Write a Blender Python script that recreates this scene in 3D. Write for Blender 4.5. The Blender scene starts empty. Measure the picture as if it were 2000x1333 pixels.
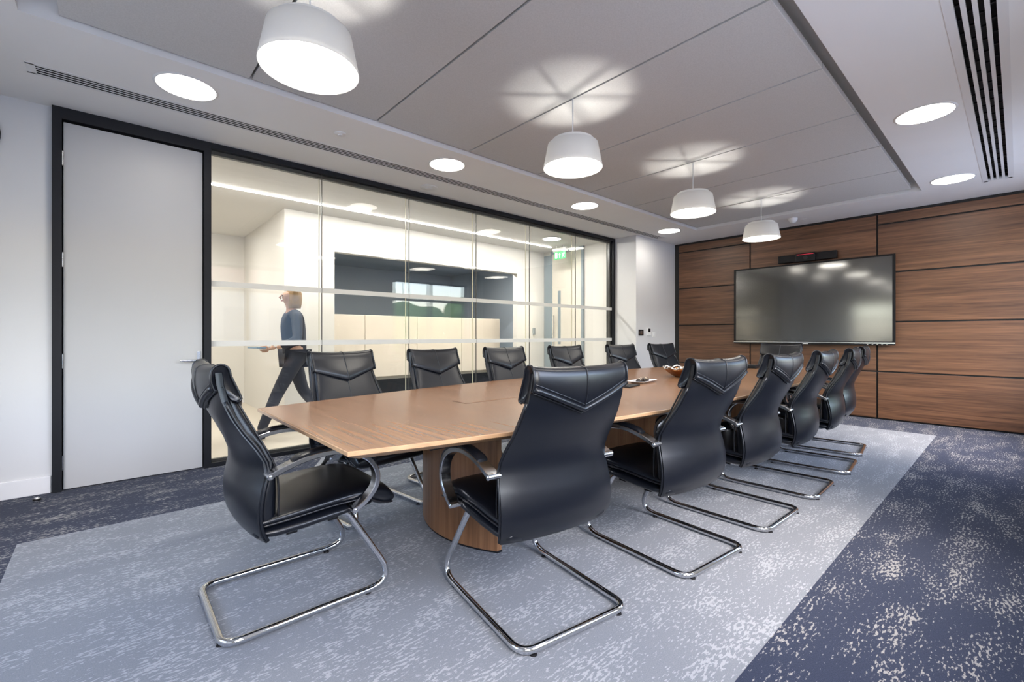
import bpy, bmesh, math, random
from mathutils import Vector, Matrix
random.seed(7)
S = bpy.context.scene
COL = S.collection
PI = math.pi

# ------------------------------------------------------------------ camera
F_PX = 886.0
cam = bpy.data.cameras.new('camera'); cam_o = bpy.data.objects.new('camera', cam); COL.objects.link(cam_o)
cam.sensor_width = 36.0; cam.lens = F_PX/2000*36; cam.shift_y = -11.5/2000; cam.clip_start = 0.02
cam_o.location = (0, 0, 1.12)
cam_o.rotation_euler = (PI/2, 0, -math.atan2(F_PX, 990.0))
S.camera = cam_o
# ------------------------------------------------------------------ world / daylight
W = bpy.data.worlds.new('sky'); S.world = W; W.use_nodes = True
wn = W.node_tree; bg = wn.nodes['Background']
sky = wn.nodes.new('ShaderNodeTexSky'); sky.sky_type = 'NISHITA'; sky.sun_disc = False
sky.sun_elevation = math.radians(48); sky.sun_rotation = math.radians(200); sky.air_density = 1.0; sky.dust_density = 2.4
wn.links.new(sky.outputs[0], bg.inputs[0]); bg.inputs[1].default_value = 2.2
def portal(loc, rot, sx, sy):
    l = bpy.data.lights.new('daylight_portal', 'AREA'); l.shape = 'RECTANGLE'; l.size = sx; l.size_y = sy
    l.cycles.is_portal = True
    o = bpy.data.objects.new('daylight_portal', l); COL.objects.link(o); o.location = loc; o.rotation_euler = rot
WIN_R = [(-0.75, 0.55, 0.80, 2.46), (1.0, 3.1, 0.80, 2.46), (5.05, 7.25, 0.60, 2.46)]   # X0 X1 z0 z1 in the wall behind the camera's right
WIN_N = [(1.5, 3.3, 0.75, 2.05)]                                       # Y0 Y1 z0 z1 in the near end wall
for a, b, c, d in WIN_R: portal(((a+b)/2, -0.88, (c+d)/2), (PI/2, 0, 0), b-a, d-c)
for a, b, c, d in WIN_N: portal((-1.53, (a+b)/2, (c+d)/2), (PI/2, 0, -PI/2), b-a, d-c)
S.view_settings.view_transform = 'Standard'; S.view_settings.look = 'None'
S.view_settings.exposure = 0.26; S.view_settings.gamma = 1.0; S.view_settings.use_curve_mapping = False
S.cycles.use_denoising = True
S.cycles.max_bounces = 8; S.cycles.diffuse_bounces = 4; S.cycles.glossy_bounces = 4
S.cycles.transparent_max_bounces = 24; S.cycles.sample_clamp_indirect = 2.0; S.cycles.sample_clamp_direct = 12.0
S.cycles.caustics_reflective = False; S.cycles.caustics_refractive = False
LAMP = 32.0          # downlight diffusers
PEND = 24.0          # pendant diffusers

# ------------------------------------------------------------------ materials
M = {}
def mat(name, col, rough=0.5, metal=0.0, spec=0.5, coat=0.0, emit=None, est=0.0):
    m = bpy.data.materials.new(name); m.use_nodes = True
    b = m.node_tree.nodes['Principled BSDF']
    b.inputs['Base Color'].default_value = (*col, 1); b.inputs['Roughness'].default_value = rough
    b.inputs['Metallic'].default_value = metal; b.inputs['Specular IOR Level'].default_value = spec
    b.inputs['Coat Weight'].default_value = coat; b.inputs['Coat Roughness'].default_value = 0.15
    if emit: b.inputs['Emission Color'].default_value = (*emit, 1); b.inputs['Emission Strength'].default_value = est
    M[name] = m; return m
def nd(m, t, **k):
    n = m.node_tree.nodes.new(t)
    for a, v in k.items():
        if a.startswith('i_'): n.inputs[a[2:].replace('_', ' ')].default_value = v
        else: setattr(n, a, v)
    return n
def lk(m, a, b): m.node_tree.links.new(a, b)
def bsdf(m): return m.node_tree.nodes['Principled BSDF']
def coords(m, scale=(1, 1, 1), rnd=False, rot=(0, 0, 0)):
    tc = nd(m, 'ShaderNodeTexCoord'); mp = nd(m, 'ShaderNodeMapping')
    mp.inputs['Scale'].default_value = scale; mp.inputs['Rotation'].default_value = rot
    if rnd:
        oi = nd(m, 'ShaderNodeObjectInfo'); ml = nd(m, 'ShaderNodeVectorMath', operation='MULTIPLY_ADD')
        ml.inputs[1].default_value = (17.3, 9.1, 13.7); cb = nd(m, 'ShaderNodeCombineXYZ')
        for i in range(3): lk(m, oi.outputs['Random'], cb.inputs[i])
        lk(m, cb.outputs[0], ml.inputs[0]); lk(m, tc.outputs['Object'], ml.inputs[2]); lk(m, ml.outputs[0], mp.inputs['Vector'])
    else: lk(m, tc.outputs['Object'], mp.inputs['Vector'])
    return mp.outputs[0]
def noise(m, vec, scale, detail=3, rough=0.55, dist=0.0):
    n = nd(m, 'ShaderNodeTexNoise'); n.inputs['Scale'].default_value = scale; n.inputs['Detail'].default_value = detail
    n.inputs['Roughness'].default_value = rough; n.inputs['Distortion'].default_value = dist
    lk(m, vec, n.inputs['Vector']); return n.outputs['Fac']
def ramp(m, fac, stops):
    r = nd(m, 'ShaderNodeValToRGB'); e = r.color_ramp.elements
    while len(e) < len(stops): e.new(0.5)
    for q, (p, c) in zip(e, stops): q.position = p; q.color = (*c, 1)
    lk(m, fac, r.inputs[0]); return r.outputs[0]
def mixc(m, fac, a, b, mode='MIX'):
    x = nd(m, 'ShaderNodeMix', data_type='RGBA', blend_type=mode)
    for s, v in ((x.inputs[0], fac), (x.inputs[6], a), (x.inputs[7], b)):
        if hasattr(v, 'links'): lk(m, v, s)
        else: s.default_value = v if not isinstance(v, tuple) else (*v, 1)
    return x.outputs[2]
def math_(m, op, a, b):
    x = nd(m, 'ShaderNodeMath', operation=op)
    for s, v in ((x.inputs[0], a), (x.inputs[1], b)):
        if hasattr(v, 'links'): lk(m, v, s)
        else: s.default_value = v
    return x.outputs[0]
def bump(m, h, st, dist=0.01):
    b = nd(m, 'ShaderNodeBump'); b.inputs['Strength'].default_value = st; b.inputs['Distance'].default_value = dist
    lk(m, h, b.inputs['Height']); lk(m, b.outputs[0], bsdf(m).inputs['Normal'])

def painted(name, col, rough=0.6, amp=0.02):
    m = mat(name, col, rough); v = coords(m)
    c = ramp(m, noise(m, v, 1.3, 2), [(0.3, tuple(x*(1-amp) for x in col)), (0.7, tuple(min(1, x*(1+amp)) for x in col))])
    lk(m, c, bsdf(m).inputs['Base Color']); bump(m, noise(m, v, 180, 2), 0.03, 0.002); return m
painted('wall_white', (0.67, 0.67, 0.672)); painted('ceiling_white', (0.91, 0.905, 0.885)); painted('door_grey', (0.45, 0.45, 0.45), 0.45)
painted('corridor_wall', (0.75, 0.73, 0.69))
painted('room_blue', (0.34, 0.40, 0.46), 0.5); painted('corridor_door', (0.74, 0.70, 0.62), 0.5); painted('teal_grey', (0.22, 0.265, 0.295), 0.5)
painted('white_metal', (0.82, 0.82, 0.81), 0.35); painted('beige', (0.62, 0.55, 0.46), 0.6); painted('corridor_floor', (0.66, 0.60, 0.51), 0.45)
painted('baseboard_white', (0.80, 0.80, 0.81), 0.4)
m = mat('raft_grey', (0.52, 0.515, 0.50), 0.85); v = coords(m)
lk(m, ramp(m, noise(m, v, 140, 4, 0.7), [(0.3, (0.485, 0.482, 0.468)), (0.7, (0.585, 0.58, 0.565))]), bsdf(m).inputs['Base Color'])
bump(m, noise(m, v, 220, 3), 0.15, 0.002)
painted('raft_edge_lit', (0.62, 0.62, 0.61), 0.7); painted('recess', (0.7, 0.7, 0.69), 0.8)
m = mat('frame_black', (0.009, 0.010, 0.013), 0.5, 0, 0.22); bump(m, noise(m, coords(m), 300, 2), 0.05, 0.001)
m = mat('black_plastic', (0.005, 0.005, 0.006), 0.45, 0, 0.22); bump(m, noise(m, coords(m), 400, 2), 0.05, 0.001)
m = mat('duct_black', (0.006, 0.006, 0.006), 0.7); bump(m, noise(m, coords(m), 40, 2), 0.1, 0.002)
m = mat('chrome', (0.72, 0.73, 0.75), 0.07, 1.0); lk(m, ramp(m, noise(m, coords(m), 30, 2), [(0, (0.05,)*3), (1, (0.10,)*3)]), bsdf(m).inputs['Roughness'])
m = mat('steel', (0.56, 0.57, 0.59), 0.2, 1.0); lk(m, ramp(m, noise(m, coords(m, (8, 8, 8)), 12, 3), [(0.2, (0.14,)*3), (0.8, (0.27,)*3)]), bsdf(m).inputs['Roughness'])
m = mat('leather', (0.0035, 0.0045, 0.0075), 0.32, 0, 0.44); v = coords(m)
lk(m, ramp(m, noise(m, v, 3, 1), [(0.3, (0.31,)*3), (0.7, (0.335,)*3)]), bsdf(m).inputs['Roughness'])
m = mat('leather_seam', (0.006, 0.006, 0.008), 0.3); bump(m, noise(m, coords(m), 300, 2), 0.2, 0.002)

def wood(name, dark, mid, light, grain, rough=0.38, coat=0.0, rnd=True, big=1.0, con=0.22):
    # grain = axis index along which the fibres run
    m = mat(name, mid, rough, 0, 0.45, coat)
    sc = [7.0*big]*3; sc[grain] = 0.55*big
    v = coords(m, tuple(sc), rnd)
    warp = noise(m, v, 0.55, 2, 0.5)
    n1 = noise(m, v, 1.0, 5, 0.6, 1.1)
    sc2 = [60.0]*3; sc2[grain] = 2.0
    v2 = coords(m, tuple(sc2), rnd); n2 = noise(m, v2, 1.0, 4, 0.65, 0.4)
    sc3 = [22.0]*3; sc3[grain] = 0.8
    n3 = noise(m, coords(m, tuple(sc3), rnd), 1.0, 3, 0.5, 0.8)
    c = ramp(m, n1, [(0.5-con, dark), (0.5, mid), (0.5+con, light)])
    c = mixc(m, 0.55, c, ramp(m, n3, [(0.51-con, dark), (0.51, mid), (0.51+con, light)]))
    c = mixc(m, 0.35, c, ramp(m, n2, [(0.3, tuple(x*0.55 for x in dark)), (0.62, light)]))
    oi = nd(m, 'ShaderNodeObjectInfo')
    if rnd: c = mixc(m, 0.6, c, ramp(m, oi.outputs['Random'], [(0, (0.82,)*3), (1, (1.0,)*3)]), 'MULTIPLY')
    lk(m, c, bsdf(m).inputs['Base Color'])
    if rnd: bump(m, n2, 0.10, 0.002)
    return m
wood('walnut_wall', (0.040, 0.017, 0.008), (0.098, 0.042, 0.019), (0.190, 0.092, 0.045), 1, 0.45, con=0.13)
wood('walnut_table', (0.175, 0.080, 0.036), (0.255, 0.124, 0.058), (0.335, 0.178, 0.090), 1, 0.24, 0.12, False)
wood('walnut_leg', (0.15, 0.066, 0.028), (0.25, 0.118, 0.054), (0.37, 0.190, 0.094), 2, 0.35)
wood('table_edge_lit', (0.34, 0.19, 0.10), (0.44, 0.26, 0.14), (0.52, 0.33, 0.19), 0, 0.3, 0.1, False)
wood('brown_wood', (0.16, 0.10, 0.08), (0.21, 0.14, 0.11), (0.25, 0.17, 0.14), 2, 0.5)

def carpet(name, base, dark, fleck, amount):
    m = mat(name, base, 0.95, 0, 0.15)
    bsdf(m).inputs['Sheen Weight'].default_value = 0.06; bsdf(m).inputs['Sheen Roughness'].default_value = 0.5
    big = noise(m, coords(m), 1.5, 2)
    region = noise(m, coords(m, (3.0, 8.0, 1)), 1.0, 3, 0.6)
    streak = noise(m, coords(m, (36, 105, 1)), 1.0, 3, 0.6)
    f = math_(m, 'ADD', math_(m, 'MULTIPLY', region, 0.35), math_(m, 'MULTIPLY', streak, 0.65))
    mask = ramp(m, f, [(amount, (0, 0, 0)), (amount+0.03, (1, 1, 1))])
    loops = noise(m, coords(m, (260, 260, 1)), 1.0, 2, 0.7)
    c = ramp(m, loops, [(0.3, dark), (0.7, base)])
    c = mixc(m, math_(m, 'MULTIPLY', mask, 0.85), c, fleck)
    lk(m, c, bsdf(m).inputs['Base Color']); bump(m, loops, 0.5, 0.004); return m
carpet('carpet_navy', (0.021, 0.029, 0.058), (0.011, 0.016, 0.034), (0.25, 0.25, 0.248), 0.55)
carpet('carpet_grey', (0.180, 0.197, 0.226), (0.132, 0.146, 0.170), (0.285, 0.305, 0.335), 0.535)

m = bpy.data.materials.new('clear_glass'); m.use_nodes = True; M['clear_glass'] = m
nt = m.node_tree; nt.nodes.clear(); out = nt.nodes.new('ShaderNodeOutputMaterial'); mx = nt.nodes.new('ShaderNodeMixShader')
tr = nt.nodes.new('ShaderNodeBsdfTransparent'); tr.inputs[0].default_value = (0.985, 0.988, 0.983, 1); gl = nt.nodes.new('ShaderNodeBsdfGlossy'); gl.inputs['Roughness'].default_value = 0.0
fr = nt.nodes.new('ShaderNodeFresnel'); fr.inputs[0].default_value = 1.52
ge = nt.nodes.new('ShaderNodeNewGeometry'); sb = nt.nodes.new('ShaderNodeMath'); sb.operation = 'SUBTRACT'; sb.inputs[0].default_value = 1.0; nt.links.new(ge.outputs['Backfacing'], sb.inputs[1])
mu = nt.nodes.new('ShaderNodeMath'); mu.operation = 'MULTIPLY'; nt.links.new(fr.outputs[0], mu.inputs[0]); nt.links.new(sb.outputs[0], mu.inputs[1])
nt.links.new(mu.outputs[0], mx.inputs[0]); nt.links.new(tr.outputs[0], mx.inputs[1]); nt.links.new(gl.outputs[0], mx.inputs[2]); nt.links.new(mx.outputs[0], out.inputs[0])
m = bpy.data.materials.new('frosted_film'); m.use_nodes = True; M['frosted_film'] = m
nt = m.node_tree; nt.nodes.clear(); out = nt.nodes.new('ShaderNodeOutputMaterial'); mx = nt.nodes.new('ShaderNodeMixShader'); mx.inputs[0].default_value = 0.45
tl = nt.nodes.new('ShaderNodeBsdfTranslucent'); tl.inputs[0].default_value = (0.86, 0.86, 0.85, 1); df = nt.nodes.new('ShaderNodeBsdfDiffuse'); df.inputs[0].default_value = (0.84, 0.84, 0.83, 1)
nt.links.new(tl.outputs[0], mx.inputs[1]); nt.links.new(df.outputs[0], mx.inputs[2]); nt.links.new(mx.outputs[0], out.inputs[0])
mat('glass_edge_dark', (0.05, 0.05, 0.045), 0.3); mat('glass_edge_pale', (0.62, 0.58, 0.42), 0.3)
mat('downlight', (0.9, 0.9, 0.9), 0.5, emit=(1.0, 0.94, 0.84), est=LAMP)
mat('pendant_glow', (0.9, 0.9, 0.9), 0.5, emit=(1.0, 0.945, 0.85), est=PEND)
mat('bulb_glow', (0.9, 0.9, 0.9), 0.5, emit=(1.0, 0.97, 0.92), est=12.0)
for q in ('downlight', 'pendant_glow'): M[q].cycles.emission_sampling = 'FRONT'
mat('led_line', (0.9, 0.9, 0.9), 0.5, emit=(1.0, 0.96, 0.90), est=190.0)
mat('corridor_lamp', (0.9, 0.9, 0.9), 0.5, emit=(1.0, 0.96, 0.90), est=110.0)
M['corridor_lamp'].cycles.emission_sampling = 'FRONT'; M['led_line'].cycles.emission_sampling = 'FRONT_BACK'; M['bulb_glow'].cycles.emission_sampling = 'NONE'
m = mat('shade_white', (0.86, 0.86, 0.85), 0.5)
tl = nd(m, 'ShaderNodeBsdfTranslucent'); tl.inputs[0].default_value = (0.9, 0.89, 0.87, 1); mx = nd(m, 'ShaderNodeMixShader'); mx.inputs[0].default_value = 0.38
lk(m, bsdf(m).outputs[0], mx.inputs[1]); lk(m, tl.outputs[0], mx.inputs[2]); lk(m, mx.outputs[0], m.node_tree.nodes['Material Output'].inputs[0])
m = mat('screen', (0.020, 0.021, 0.020), 0.10, 0, 1.0, 1.0); lk(m, ramp(m, noise(m, coords(m), 2, 2), [(0, (0.09,)*3), (1, (0.11,)*3)]), bsdf(m).inputs['Roughness'])
mat('red_led', (0.25, 0.01, 0.02), 0.4, emit=(0.8, 0.02, 0.06), est=0.4)
mat('sign_green', (0.03, 0.45, 0.10), 0.4, emit=(0.05, 0.75, 0.18), est=0.25); mat('sign_white', (0.85, 0.9, 0.85), 0.4, emit=(0.9, 1.0, 0.9), est=1.0)
mat('porcelain', (0.85, 0.85, 0.86), 0.15, coat=0.4); 
m = mat('chocolate', (0.018, 0.010, 0.007), 0.25); bump(m, noise(m, coords(m), 60, 2), 0.2, 0.003)
mat('cream_icing', (0.72, 0.60, 0.44), 0.4)
m = mat('bronze', (0.30, 0.13, 0.05), 0.16, 1.0); bump(m, noise(m, coords(m), 45, 3), 0.6, 0.01)
m = mat('mosaic', (0.75, 0.72, 0.68), 0.12, 0.6); lk(m, ramp(m, noise(m, coords(m), 70, 2), [(0.4, (0.12, 0.07, 0.04)), (0.55, (0.9, 0.88, 0.84))]), bsdf(m).inputs['Base Color'])
m = mat('skin', (0.56, 0.34, 0.25), 0.5); lk(m, ramp(m, noise(m, coords(m), 20, 2), [(0.3, (0.53, 0.31, 0.22)), (0.7, (0.60, 0.37, 0.27))]), bsdf(m).inputs['Base Color'])
m = mat('hair', (0.40, 0.25, 0.12), 0.5); bump(m, noise(m, coords(m, (40, 40, 4)), 1, 3), 0.6, 0.01)
m = mat('cloth_navy', (0.022, 0.026, 0.042), 0.8); bump(m, noise(m, coords(m), 250, 2), 0.3, 0.003)
m = mat('cloth_pale', (0.62, 0.58, 0.52), 0.8); bump(m, noise(m, coords(m), 250, 2), 0.3, 0.003)
m = mat('folder_blue', (0.30, 0.44, 0.60), 0.5); mat('shoe_black', (0.01, 0.01, 0.012), 0.3); mat('eye_dark', (0.02, 0.015, 0.01), 0.2); mat('lip', (0.45, 0.16, 0.14), 0.4)
m = mat('paving', (0.42, 0.41, 0.40), 0.9); lk(m, ramp(m, noise(m, coords(m), 3, 4), [(0.3, (0.50, 0.49, 0.48)), (0.7, (0.58, 0.57, 0.56))]), bsdf(m).inputs['Base Color'])
m = mat('foliage', (0.08, 0.19, 0.03), 0.8); lk(m, ramp(m, noise(m, coords(m), 6, 5), [(0.3, (0.10, 0.22, 0.04)), (0.7, (0.42, 0.62, 0.20))]), bsdf(m).inputs['Base Color']); bump(m, noise(m, coords(m), 12, 4), 1.0, 0.2)
painted('render_pale', (0.62, 0.60, 0.56), 0.8, 0.05); painted('roof_tile', (0.24, 0.10, 0.07), 0.8, 0.15)

# ------------------------------------------------------------------ mesh helpers
def finish(o, label, cat, group, kind):
    if label: o['label'] = label
    if cat: o['category'] = cat
    if group: o['group'] = group
    if kind: o['kind'] = kind
    return o
def mk(name, verts, faces, mt, parent=None, smooth=False, label=None, cat=None, group=None, kind=None, loc=None, auto=None):
    me = bpy.data.meshes.new(name); me.from_pydata([tuple(v) for v in verts], [], faces); me.update()
    me.materials.append(M[mt])
    if smooth:
        me.polygons.foreach_set('use_smooth', [True]*len(me.polygons))
        if auto:
            bm = bmesh.new(); bm.from_mesh(me)
            for e in bm.edges:
                if len(e.link_faces) == 2 and e.calc_face_angle(0) > math.radians(auto): e.smooth = False
            bm.to_mesh(me); bm.free()
    o = bpy.data.objects.new(name, me); COL.objects.link(o)
    if parent: o.parent = parent
    if loc: o.location = loc
    return finish(o, label, cat, group, kind)
def thing(name, label, cat, loc=(0, 0, 0), rz=0, group=None, kind=None):
    o = bpy.data.objects.new(name, None); COL.objects.link(o); o.location = loc; o.rotation_euler = (0, 0, rz); o.empty_display_size = 0.1
    return finish(o, label, cat, group, kind)
def box_vf(x0, x1, y0, y1, z0, z1, b=0.0):
    bm = bmesh.new(); bmesh.ops.create_cube(bm, size=1)
    for v in bm.verts: v.co = ((x0+x1)/2+v.co.x*(x1-x0), (y0+y1)/2+v.co.y*(y1-y0), (z0+z1)/2+v.co.z*(z1-z0))
    if b > 0: bmesh.ops.bevel(bm, geom=bm.edges[:], offset=b, segments=2, profile=0.6, affect='EDGES')
    bm.verts.index_update()
    vs = [tuple(v.co) for v in bm.verts]; fs = [[v.index for v in f.verts] for f in bm.faces]; bm.free(); return vs, fs
def box(name, x0, x1, y0, y1, z0, z1, mt, parent=None, b=0.0, **k):
    v, f = box_vf(x0, x1, y0, y1, z0, z1, b); return mk(name, v, f, mt, parent, **k)
def boxes(name, lst, mt, parent=None, **k):
    return [box(name, *q, mt, parent, **k) for q in lst]
def multi(name, lst, mt, parent, **k): return [mk(name, v, f, mt, parent, True, **k) for v, f in lst]
def loft(rings, cap=True, closed=True, cap_end=True):
    V, Fs = [], []; n = len(rings[0])
    for r in rings: V += [tuple(p) for p in r]
    for i in range(len(rings)-1):
        for j in range(n if closed else n-1):
            a, b = i*n+j, i*n+(j+1) % n; Fs.append([a, b, b+n, a+n])
    if cap: Fs.append(list(range(n))[::-1])
    if cap and cap_end: Fs.append([(len(rings)-1)*n+j for j in range(n)])
    return V, Fs
def fillet(pts, r, seg=6):
    pts = [Vector(p) for p in pts]; out = [pts[0]]
    for i in range(1, len(pts)-1):
        p, a, b = pts[i], pts[i-1]-pts[i], pts[i+1]-pts[i]
        rr = r[i] if isinstance(r, (list, tuple)) else r
        ang = a.angle(b); t = min(rr/math.tan(ang/2) if ang > 0.01 else 0, a.length*0.48, b.length*0.48)
        A, B = p+a.normalized()*t, p+b.normalized()*t
        for k in range(seg+1):
            u = k/seg; out.append(A*(1-u)**2+p*2*u*(1-u)+B*u*u)
    out.append(pts[-1]); return out
def catmull(pts, seg=4):
    P = [Vector(p) for p in pts]; P = [P[0]*2-P[1]]+P+[P[-1]*2-P[-2]]; out = []
    for i in range(1, len(P)-2):
        for k in range(seg):
            t = k/seg; a, b, c, d = P[i-1:i+3]
            out.append(0.5*((2*b)+(c-a)*t+(2*a-5*b+4*c-d)*t*t+(3*b-a-3*c+d)*t**3))
    out.append(P[-2]); return out
def tube_vf(path, r, n=8, closed=False, flat=None):
    P = [Vector(p) for p in path]; m_ = len(P); T = []
    for i in range(m_):
        a = P[i-1] if (i > 0 or closed) else P[i]; b = P[(i+1) % m_] if (i < m_-1 or closed) else P[i]
        T.append((b-a).normalized())
    up = Vector((0, 0, 1)) if abs(T[0].z) < 0.9 else Vector((1, 0, 0)); N = (up-T[0]*up.dot(T[0])).normalized(); rings = []
    for i in range(m_):
        N = (N-T[i]*N.dot(T[i])).normalized(); B = T[i].cross(N)
        rr = r[i] if isinstance(r, (list, tuple)) else r
        rings.append([P[i]+N*math.cos(2*PI*k/n)*rr+B*math.sin(2*PI*k/n)*rr for k in range(n)])
    if closed: rings.append(rings[0]); return loft(rings, cap=False)
    return loft(rings)
def tube(name, path, r, mt, parent=None, n=8, closed=False, **k):
    v, f = tube_vf(path, r, n, closed); return mk(name, v, f, mt, parent, True, auto=50, **k)
def join_vf(lst):
    V, Fs = [], []
    for v, f in lst:
        n = len(V); V += list(v); Fs += [[i+n for i in p] for p in f]
    return V, Fs
def lathe_vf(prof, n=32, cx=0, cy=0):
    rings = [[(cx+r*math.cos(2*PI*k/n), cy+r*math.sin(2*PI*k/n), z) for k in range(n)] for r, z in prof]
    return loft(rings, cap=True)
def disc_vf(r, z, n=48): return [(r*math.cos(2*PI*k/n), r*math.sin(2*PI*k/n), z) for k in range(n)], [list(range(n))[::-1]]
def ring_vf(prof, n=32):
    rings = [[(r*math.cos(2*PI*k/n), r*math.sin(2*PI*k/n), z) for k in range(n)] for r, z in prof]
    return loft(rings+[rings[0]], cap=False)
def lerp(tab, x):
    if x <= tab[0][0]: return tab[0][1]
    for (a, b), (c, d) in zip(tab, tab[1:]):
        if x <= c:
            t = (x-a)/(c-a); return b+(d-b)*t
    return tab[-1][1]
def smooth_tab(tab, x):
    # catmull interpolation of a table
    xs = [t[0] for t in tab]
    if x <= xs[0]: return tab[0][1]
    if x >= xs[-1]: return tab[-1][1]
    i = max(k for k in range(len(xs)) if xs[k] <= x); i = min(i, len(xs)-2)
    p0 = tab[max(i-1, 0)]; p1 = tab[i]; p2 = tab[i+1]; p3 = tab[min(i+2, len(tab)-1)]
    h = p2[0]-p1[0]; t = (x-p1[0])/h
    m1 = (p2[1]-p0[1])/(p2[0]-p0[0])*h; m2 = (p3[1]-p1[1])/(p3[0]-p1[0])*h
    return (2*t**3-3*t**2+1)*p1[1]+(t**3-2*t**2+t)*m1+(-2*t**3+3*t**2)*p2[1]+(t**3-t**2)*m2
def slab(name, axis, a0, a1, u0, u1, v0, v1, holes, mt, **k):
    """slab with thickness a0..a1 along axis, spanning u,v (the other two axes in order) with rectangular holes"""
    U = sorted({u0, u1, *[h[0] for h in holes], *[h[1] for h in holes]}); V_ = sorted({v0, v1, *[h[2] for h in holes], *[h[3] for h in holes]})
    U = [u for u in U if u0 <= u <= u1]; V_ = [v for v in V_ if v0 <= v <= v1]
    def solid(i, j):
        if not (0 <= i < len(U)-1 and 0 <= j < len(V_)-1): return False
        c, d = (U[i]+U[i+1])/2, (V_[j]+V_[j+1])/2
        return not any(h[0] < c < h[1] and h[2] < d < h[3] for h in holes)
    vid = {}; vs = []; fs = []
    def P(a, u, v):
        key = (a, u, v)
        if key not in vid:
            c = [0, 0, 0]; o = [q for q in range(3) if q != axis]; c[axis] = a; c[o[0]] = u; c[o[1]] = v
            vid[key] = len(vs); vs.append(tuple(c))
        return vid[key]
    for i in range(len(U)-1):
        for j in range(len(V_)-1):
            if not solid(i, j): continue
            a, b, c, d = U[i], U[i+1], V_[j], V_[j+1]
            fs.append([P(a0, a, c), P(a0, b, c), P(a0, b, d), P(a0, a, d)]); fs.append([P(a1, a, c), P(a1, a, d), P(a1, b, d), P(a1, b, c)])
            for (di, dj, p, q) in ((-1, 0, (a, c), (a, d)), (1, 0, (b, c), (b, d)), (0, -1, (a, c), (b, c)), (0, 1, (a, d), (b, d))):
                if not solid(i+di, j+dj): fs.append([P(a0, *p), P(a0, *q), P(a1, *q), P(a1, *p)])
    bm = bmesh.new(); me = bpy.data.meshes.new('tmp'); me.from_pydata(vs, [], fs); bm.from_mesh(me); bmesh.ops.recalc_face_normals(bm, faces=bm.faces[:])
    bm.verts.index_update(); vs = [tuple(v.co) for v in bm.verts]; fs = [[v.index for v in f.verts] for f in bm.faces]; bm.free(); bpy.data.meshes.remove(me)
    return mk(name, vs, fs, mt, kind='structure', **k)
def copy_tree(o, parent=None):
    c = o.copy(); COL.objects.link(c); c.parent = parent
    for ch in o.children: copy_tree(ch, c)
    return c

# ------------------------------------------------------------------ the room shell
H = 2.75; YG = 4.6; XW = 7.65; YR = -0.55; XN = -1.2
CO = (-0.33, 6.85, 0.73, 3.345)                    # ceiling recess X0 X1 Y0 Y1
VL = (-0.35, 6.97, 3.945, 4.085); VR = (1.6, 6.96, 0.045, 0.245)
floor = box('floor', XN-0.3, XW+0.1, YR-0.3, YG+0.1, -0.12, 0.0, 'carpet_navy', kind='structure')
box('carpet_inlay', -0.355, 6.87, 0.612, 3.57, -0.05, 0.0015, 'carpet_grey', floor, label='pale grey flecked carpet field')
ceil = slab('ceiling', 2, H, H+0.06, XN, XW+0.1, YR, YG+0.12, [CO, VL, VR], 'ceiling_white')
slab('wall_recess', 0, CO[0]-0.02, CO[0], CO[2]-0.02, CO[3]+0.02, H+0.06, 2.87, [], 'ceiling_white')
box('trim_1', CO[1], CO[1]+0.02, CO[2]-0.02, CO[3]+0.02, H+0.06, 2.87, 'ceiling_white', kind='structure')
box('trim_2', CO[0], CO[1], CO[3], CO[3]+0.02, H+0.06, 2.87, 'ceiling_white', kind='structure')
box('trim_3', CO[0], CO[1], CO[2]-0.02, CO[2], H+0.06, 2.87, 'ceiling_white', kind='structure')
box('trim_4', CO[0]-0.02, CO[1]+0.02, CO[2]-0.02, CO[3]+0.02, 2.87, 2.92, 'recess', kind='structure')
RZ = 2.784; RJ = [-0.19, 0.70, 1.567, 2.447, 3.33, 4.20, 5.075, 5.96, 6.825]
for i in range(8):
    p = box('raft_panel', RJ[i]+0.008, RJ[i+1]-0.008, 0.822, 3.325, RZ, RZ+0.04, 'raft_grey', ceil)
    box('panel_edge_lit', RJ[i]+0.0085, RJ[i+1]-0.0085, 0.818, 0.822, RZ+0.001, RZ+0.039, 'raft_edge_lit', p)  # strip coloured paler than the raft, as light falling on its edge
# walls
slab('wall_right', 1, YR-0.3, YR, XN-0.3, XW+0.1, 0, H, [(a, b, c, d) for a, b, c, d in WIN_R], 'wall_white')
slab('wall_near', 0, XN-0.3, XN, YR-0.3, YG+0.1, 0, H, [(a, b, c, d) for a, b, c, d in WIN_N], 'wall_white')
box('wall_left', XN, -0.286, YG, YG+0.1, 0, H, 'wall_white', kind='structure')
box('baseboard_left', XN, -0.292, YG-0.016, YG, 0, 0.12, 'baseboard_white', b=0.004, kind='structure')
box('wall_pier', 6.42, XW+0.1, 4.15, YG+0.1, 0, H, 'wall_white', kind='structure')
wb = box('wall_back', XW+0.02, XW+0.15, YR, 4.2, 0, H, 'duct_black', kind='structure')
ZR = [0.012, 0.637, 1.295, 1.943, 2.587, 2.722]; YC = [4.072, 2.857, 1.259, -0.339]
g = 0.010
for c in range(3):
    zr = ZR if c != 1 else [0.012, 0.637, 1.295, 1.943, 2.722]
    for a, b in zip(zr, zr[1:]):
        y0, y1 = YC[c+1]+g, YC[c]-g; zc = (a+b)/2; yc = (y0+y1)/2
        v, f = box_vf(-0.01, 0.01, y0-yc, y1-yc, a+g-zc, b-g-zc, 0.0015)
        mk('panel', v, f, 'walnut_wall', wb, loc=(XW+0.01, yc, zc))
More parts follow.
